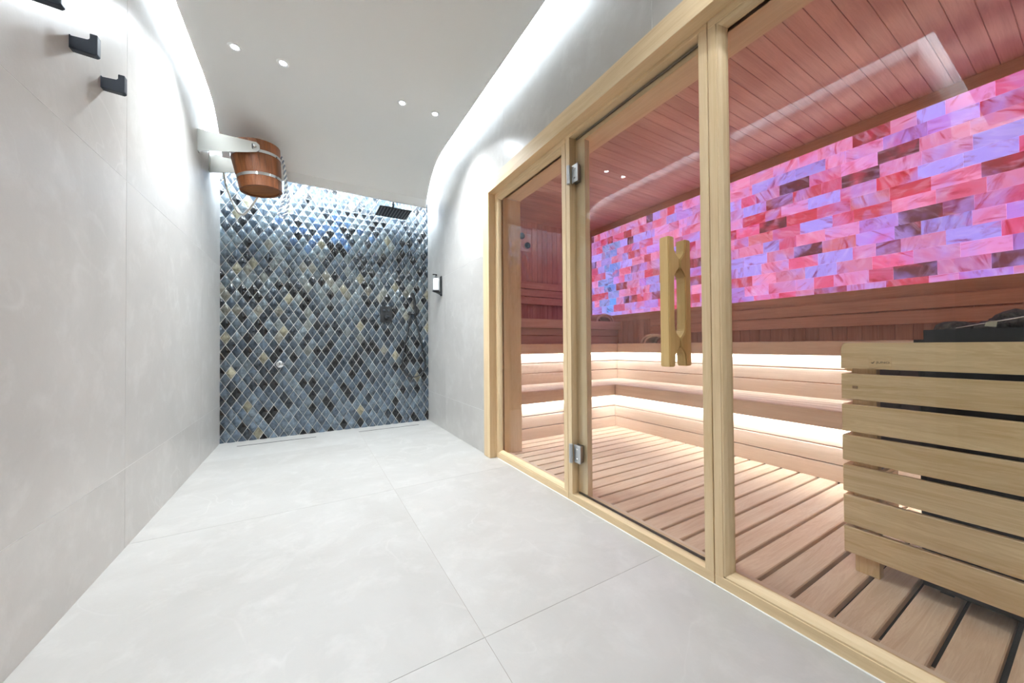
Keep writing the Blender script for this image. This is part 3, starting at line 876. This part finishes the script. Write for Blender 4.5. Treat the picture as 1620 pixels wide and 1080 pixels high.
def bench(name, label, dirn, front, depth, a0, a1, ztop, skirt_back, skirt, led_label, zled):
    """dirn 'y': bench runs along y with its front facing -x; 'x': runs along x, front facing -y."""
    t = thing(name, label, 'bench', (front, (a0 + a1) / 2, 0) if dirn == 'y' else ((a0 + a1) / 2, front, 0), 'tiered sauna benches')
    def B(nm, p0, p1, q0, q1, z0, z1, ch=0.002, par=t, mat=None):
        m = mat or ALD[dirn]
        return box(nm, p0, p1, q0, q1, z0, z1, m, par, ch) if dirn == 'y' else box(nm, q0, q1, p0, p1, z0, z1, m, par, ch)
    B('fascia', front, front + 0.018, a0, a1, ztop - 0.108, ztop, 0.004)
    n = max(2, round((depth - 0.026) / 0.103)); w = (depth - 0.026) / n
    for k in range(n):
        B('slat', front + 0.026 + k * w + 0.0045, front + 0.026 + (k + 1) * w - 0.0045, a0, a1, ztop - 0.026, ztop, 0.002)
    for k in range(3):
        q = a0 + (a1 - a0) * (0.12 + 0.38 * k)
        B('bearer', front + 0.028, front + depth, q - 0.022, q + 0.022, ztop - 0.075, ztop - 0.026, 0.0)
    for z0, z1 in skirt:
        B('skirt_slat', front + skirt_back, front + skirt_back + 0.02, a0 - (0), a1 + (skirt_back if dirn == 'y' else 0), z0, z1, 0.002)
    return t, B

b1, B1 = bench('lower_bench', 'lower slatted sauna bench running under the salt wall', 'y', 2.747, 0.583, SY0, 2.609, 0.470, 0.056, ((0.030, 0.130), (0.137, 0.239), (0.246, 0.352)), '', 0)
b2, B2 = bench('lower_bench', 'lower slatted sauna bench along the end wall', 'x', 2.609, 0.503, 1.512, 3.33, 0.470, 0.056, ((0.030, 0.130), (0.137, 0.239), (0.246, 0.352)), '', 0)
b3, B3 = bench('upper_bench', 'upper slatted sauna bench directly below the salt wall', 'y', 3.270, 0.475, SY0, 3.060, 0.897, 0.056, ((0.468, 0.578), (0.586, 0.684), (0.692, 0.796)), '', 0)
b4, B4 = bench('upper_bench', 'middle-height slatted sauna bench along the end wall', 'x', 3.060, 0.400, 1.512, 3.745, 0.897, 0.056, ((0.468, 0.578), (0.586, 0.684), (0.692, 0.796)), '', 0)
b5, B5 = bench('top_bench', 'highest slatted sauna bench against the end wall', 'x', 3.440, 0.655, 1.512, 3.745, 1.196, 0.045, ((0.900, 0.996), (1.004, 1.088)), '', 0)

def led(dirn, front, a0, a1, z, label):
    nm = 'led_strip'
    o = box(nm, front + 0.0185, front + 0.0265, a0, a1, z, z + 0.010, M_LEDB) if dirn == 'y' else box(nm, a0, a1, front + 0.0185, front + 0.0265, z, z + 0.010, M_LEDB)
    return tag(o, label, 'light strip', 'warm light strips under the sauna benches')
led('y', 2.747, SY0 + 0.02, 2.607, 0.366, 'warm light strip under the lower bench below the salt wall')
led('x', 2.609, 1.53, 2.765, 0.366, 'warm light strip under the lower bench along the end wall')
led('y', 3.270, SY0 + 0.02, 3.055, 0.793, 'warm light strip under the upper bench below the salt wall')
led('x', 3.060, 1.53, 3.288, 0.793, 'warm light strip under the middle-height bench along the end wall')

# backrests
br = thing('backrest', 'two-slat wooden backrest below the salt brick panel', 'backrest', (3.69, 1.0, 1.0))
for z0, z1 in ((1.012, 1.104), (1.114, 1.203)): box('slat', 3.672, 3.694, SY0, 2.895, z0, z1, ALD_PINKLIT['y'], br, 0.002)
for yy in (-0.5, 0.9, 2.6): box('spacer', 3.694, SX, yy, yy + 0.04, 1.015, 1.2, ALD_PINKLIT['z'], br)
br = thing('backrest', 'three-slat wooden backrest on the sauna end wall', 'backrest', (2.6, 4.05, 1.45))
for z0, z1 in ((1.447, 1.546), (1.556, 1.650), (1.660, 1.752)): box('slat', 1.512, 3.69, 4.030, 4.052, z0, z1, ALD_PINKLIT['x'], br, 0.002)
for xx in (1.7, 2.6, 3.4): box('spacer', xx, xx + 0.04, 4.052, SY1, 1.45, 1.75, ALD_PINKLIT['z'], br)

# headrests: bent slatted arches
def headrest(label, cx, cyy, z, dirn, w, h, depth):
    t = thing('headrest', label, 'headrest', (cx, cyy, z), 'arched wooden headrests on the sauna benches')
    n = 9
    def arc(s, k): 
        a = math.pi * k / n
        return (-math.cos(a) * w / 2 * s, math.sin(a) * h * s)
    for k in range(n):
        p0, p1 = arc(1, k + 0.01), arc(1, k + 0.99)
        q0, q1 = arc(0.84, k + 0.01), arc(0.84, k + 0.99)
        pts = [p0, p1, q1, q0]
        bm = bmesh.new()
        if dirn == 'y': prism(bm, [(cyy + a, z + 0.001 + b) for a, b in pts], 0, cx - depth / 2, cx + depth / 2)
        else: prism(bm, [(cx + a, z + 0.001 + b) for a, b in pts], 1, cyy - depth / 2, cyy + depth / 2)
        mesh_obj('slat', bm, ALD['x' if dirn == 'y' else 'y'], t, (cx, cyy, z + h / 2))
    for s in (-1, 1):
        bm = bmesh.new()
        outer = [arc(0.84, k) for k in range(n + 1)]; inner = [arc(0.72, k) for k in range(n, -1, -1)]
        off = s * (depth / 2 - 0.03)
        for k in range(n):
            pts = [arc(0.835, k), arc(0.835, k + 1), arc(0.68, k + 1), arc(0.68, k)]
            if dirn == 'y': prism(bm, [(cyy + a, z + 0.001 + b) for a, b in pts], 0, cx + off - 0.01, cx + off + 0.01)
            else: prism(bm, [(cx + a, z + 0.001 + b) for a, b in pts], 1, cyy + off - 0.01, cyy + off + 0.01)
        bmesh.ops.remove_doubles(bm, verts=bm.verts, dist=1e-5)
        mesh_obj('rib', bm, ALD['z'], t, (cx, cyy, z + h / 2))
headrest('arched wooden headrest on the bench directly below the salt wall', 3.47, 2.60, 0.897, 'y', 0.36, 0.105, 0.24)
headrest('arched wooden headrest on the highest bench in the corner', 3.50, 3.60, 1.196, 'x', 0.34, 0.105, 0.24)

# thermometer and hygrometer
t = thing('sauna_thermometer', 'dark round thermometer on a small board high on the end wall', 'thermometer', (2.60, SY1, 2.28))
box('board', 2.50, 2.70, SY1 - 0.014, SY1, 2.18, 2.43, ALD['z'], t, 0.003)
for cx_, cz_ in ((2.545, 2.385), (2.635, 2.265)):
    bm = bmesh.new(); lathe(bm, [(0.042, 0), (0.042, 0.022), (0.034, 0.026), (0.034, 0.018)], AX('-y', (cx_, SY1 - 0.014, cz_)), 24); dl = mesh_obj('dial', bm, M_DIAL, t, (cx_, SY1 - .02, cz_))
    bm = bmesh.new(); lathe(bm, [(0.0, 0.019), (0.034, 0.019)], AX('-y', (cx_, SY1 - 0.014, cz_)), 24); mesh_obj('dial_face', bm, M_DIALF, dl, (cx_, SY1 - .03, cz_))

# ------------------------------------------------------------------ heater with wooden guard
gd = thing('heater_guard', 'oak slatted guard rail around the sauna heater', 'guard', (1.76, 0.2, 0.03))
for z0, z1 in ((0.099, 0.194), (0.205, 0.311), (0.326, 0.424), (0.441, 0.536), (0.551, 0.651), (0.671, 0.766)):
    box('slat', 1.750, 1.772, -0.30, 0.524, z0, z1, OAK['y'], gd, 0.002)
bm = bmesh.new()
pts = [(-0.30, 0.786), (0.524, 0.786), (0.524, 0.862), (0.520, 0.872), (0.510, 0.8785), (0.497, 0.880), (-0.30, 0.880)]
prism(bm, pts, 0, 1.750, 1.772); mesh_obj('top_rail', bm, OAK['y'], gd, (1.76, .1, .83))
for y0 in (0.434, -0.26):
    box('leg', 1.772, 1.812, y0, y0 + 0.066, 0.030, 0.872, OAK['z'], gd, 0.002)
for x0, x1 in ((1.812, 2.32),):
    for z0, z1 in ((0.099, 0.194), (0.205, 0.311), (0.326, 0.424), (0.441, 0.536), (0.551, 0.651), (0.671, 0.766), (0.786, 0.880)):
        box('side_slat', x0, x1, -0.282, -0.260, z0, z1, OAK['x'], gd, 0.002)
for z0, z1 in ((0.099, 0.194), (0.205, 0.311), (0.326, 0.424), (0.441, 0.536), (0.551, 0.651), (0.671, 0.766), (0.786, 0.880)):
    box('side_slat', 1.772, 2.32, 0.502, 0.524, z0, z1, OAK['x'], gd, 0.002)
box('side_rail', 1.90, 2.34, 0.524, 0.560, 0.766, 0.796, OAK['x'], gd, 0.008)
box('heat_shield', 1.83, 2.30, 0.488, 0.496, 0.36, 0.870, M_DIALF, gd)
box('heat_shield', 2.300, 2.306, -0.25, 0.496, 0.36, 0.870, M_DIALF, gd)
box('peg', 1.7475, 1.752, 0.478, 0.492, 0.712, 0.722, plain('peg_wood', (150, 116, 78), 0.6), gd)
plq = box('name_plate', 1.7475, 1.750, 0.390, 0.4465, 0.793, 0.832, OAK['y'], gd, 0.0004)
cu = bpy.data.curves.new('lettering', 'FONT'); cu.body = 'JUNO'; cu.size = 0.0135; cu.align_x = 'LEFT'; cu.extrude = 0.0002
to = bpy.data.objects.new('lettering_source', cu); COL.objects.link(to)
bpy.context.view_layer.update()
me = bpy.data.meshes.new_from_object(to)
COL.objects.unlink(to); bpy.data.objects.remove(to)
me.materials.clear(); me.materials.append(M_INK)
xs_ = [v.co.x for v in me.vertices]
wtxt = max(xs_) - min(xs_)
sx_ = 0.0335 / wtxt
for v in me.vertices: v.co = Vector((-(v.co.z), -(v.co.x - min(xs_)) * sx_, v.co.y * 0.72))
lt = bpy.data.objects.new('lettering', me); lt.location = (1.7472, 0.4283, 0.8075); link(lt, plq)
bm = bmesh.new()
# swooping bird mark in front of the name
prism(bm, [(0.4412, 0.8102), (0.4398, 0.8072), (0.4372, 0.8062), (0.4348, 0.8070), (0.4312, 0.8150), (0.4338, 0.8130), (0.4356, 0.8098), (0.4375, 0.8092), (0.4395, 0.8098)], 0, 1.7471, 1.7476)
mesh_obj('emblem', bm, M_INK, plq, (1.7474, .436, .81))

ht = thing('sauna_heater', 'dark sheet-metal sauna heater filled with stones', 'heater', (2.05, 0.05, 0.03))
box('housing', 1.835, 2.27, -0.245, 0.345, 0.045, 0.860, M_HEATER, ht, 0.004)
for xx in (1.86, 2.21):
    for yy in (-0.21, 0.28): box('foot', xx, xx + 0.03, yy, yy + 0.03, 0.030, 0.045, M_HEATER, ht)
bm = bmesh.new()
# collar: outward flange, then an upright rim
for (x0, x1, y0, y1, z0, z1) in ((1.822, 2.283, 0.335, 0.352, 0.880, 0.890), (1.822, 2.283, -0.262, -0.245, 0.880, 0.890), (1.822, 1.838, -0.262, 0.352, 0.880, 0.890), (2.267, 2.283, -0.262, 0.352, 0.880, 0.890)):
    prism(bm, [(x0, y0), (x1, y0), (x1, y1), (x0, y1)], 2, z0, z1)
mesh_obj('flange', bm, M_HEATER, ht, (2.05, .05, .885))
bm = bmesh.new()
for (x0, x1, y0, y1) in ((1.838, 2.267, 0.326, 0.332), (1.838, 2.267, -0.24, -0.234), (1.838, 1.844, -0.24, 0.332), (2.261, 2.267, -0.24, 0.332)):
    prism(bm, [(x0, y0), (x1, y0), (x1, y1), (x0, y1)], 2, 0.858, 0.923)
mesh_obj('rim', bm, M_HEATER, ht, (2.05, .05, .9))
def stone(x, y, z, r):
    bm = bmesh.new(); bmesh.ops.create_icosphere(bm, subdivisions=2, radius=r)
    sx, sy, sz = random.uniform(.8, 1.25), random.uniform(.8, 1.25), random.uniform(.55, .8)
    for v in bm.verts:
        k = 1 + random.uniform(-.10, .10)
        v.co = Vector((v.co.x * sx * k + x, v.co.y * sy * k + y, v.co.z * sz * k + z))
    o = mesh_obj('heater_stone', bm, M_STONE, None, (x, y, z - r * 0.5))
    tag(o, 'rough dark grey stone heaped on top of the sauna heater', 'stone', 'stones on the sauna heater')
for gx_ in range(5):
    for gy_ in range(7):
        x = 1.900 + gx_ * 0.077 + random.uniform(-.010, .010); yv = 0.270 - gy_ * 0.078 + random.uniform(-.012, .012)
        rise = max(0, (0.24 - yv)) * 0.17
        stone(x, yv, 0.919 + min(rise, 0.035) + random.uniform(-.006, .006), random.uniform(.032, .040))
stone(1.93, 0.155, 0.957, 0.036); stone(2.0, 0.12, 0.960, 0.036); stone(1.92, 0.08, 0.962, 0.036); stone(2.02, 0.19, 0.948, 0.034)
t = thing('sensor_rod', 'thin metal rod with a pale tag lying across the heater stones', 'sensor', (1.846, 0.2, 0.93))
bm = bmesh.new(); tube(bm, [Vector((1.842, 0.262, 0.926)), Vector((1.850, 0.12, 0.958))], 0.0022, 8); mesh_obj('rod', bm, M_CHROME, t, (1.846, .2, .94))
bm = bmesh.new(); prism(bm, [(0.205, 0.930), (0.183, 0.927), (0.181, 0.945), (0.202, 0.942)], 0, 1.838, 1.8405); mesh_obj('tag', bm, M_BAND, t, (1.839, .19, .936))
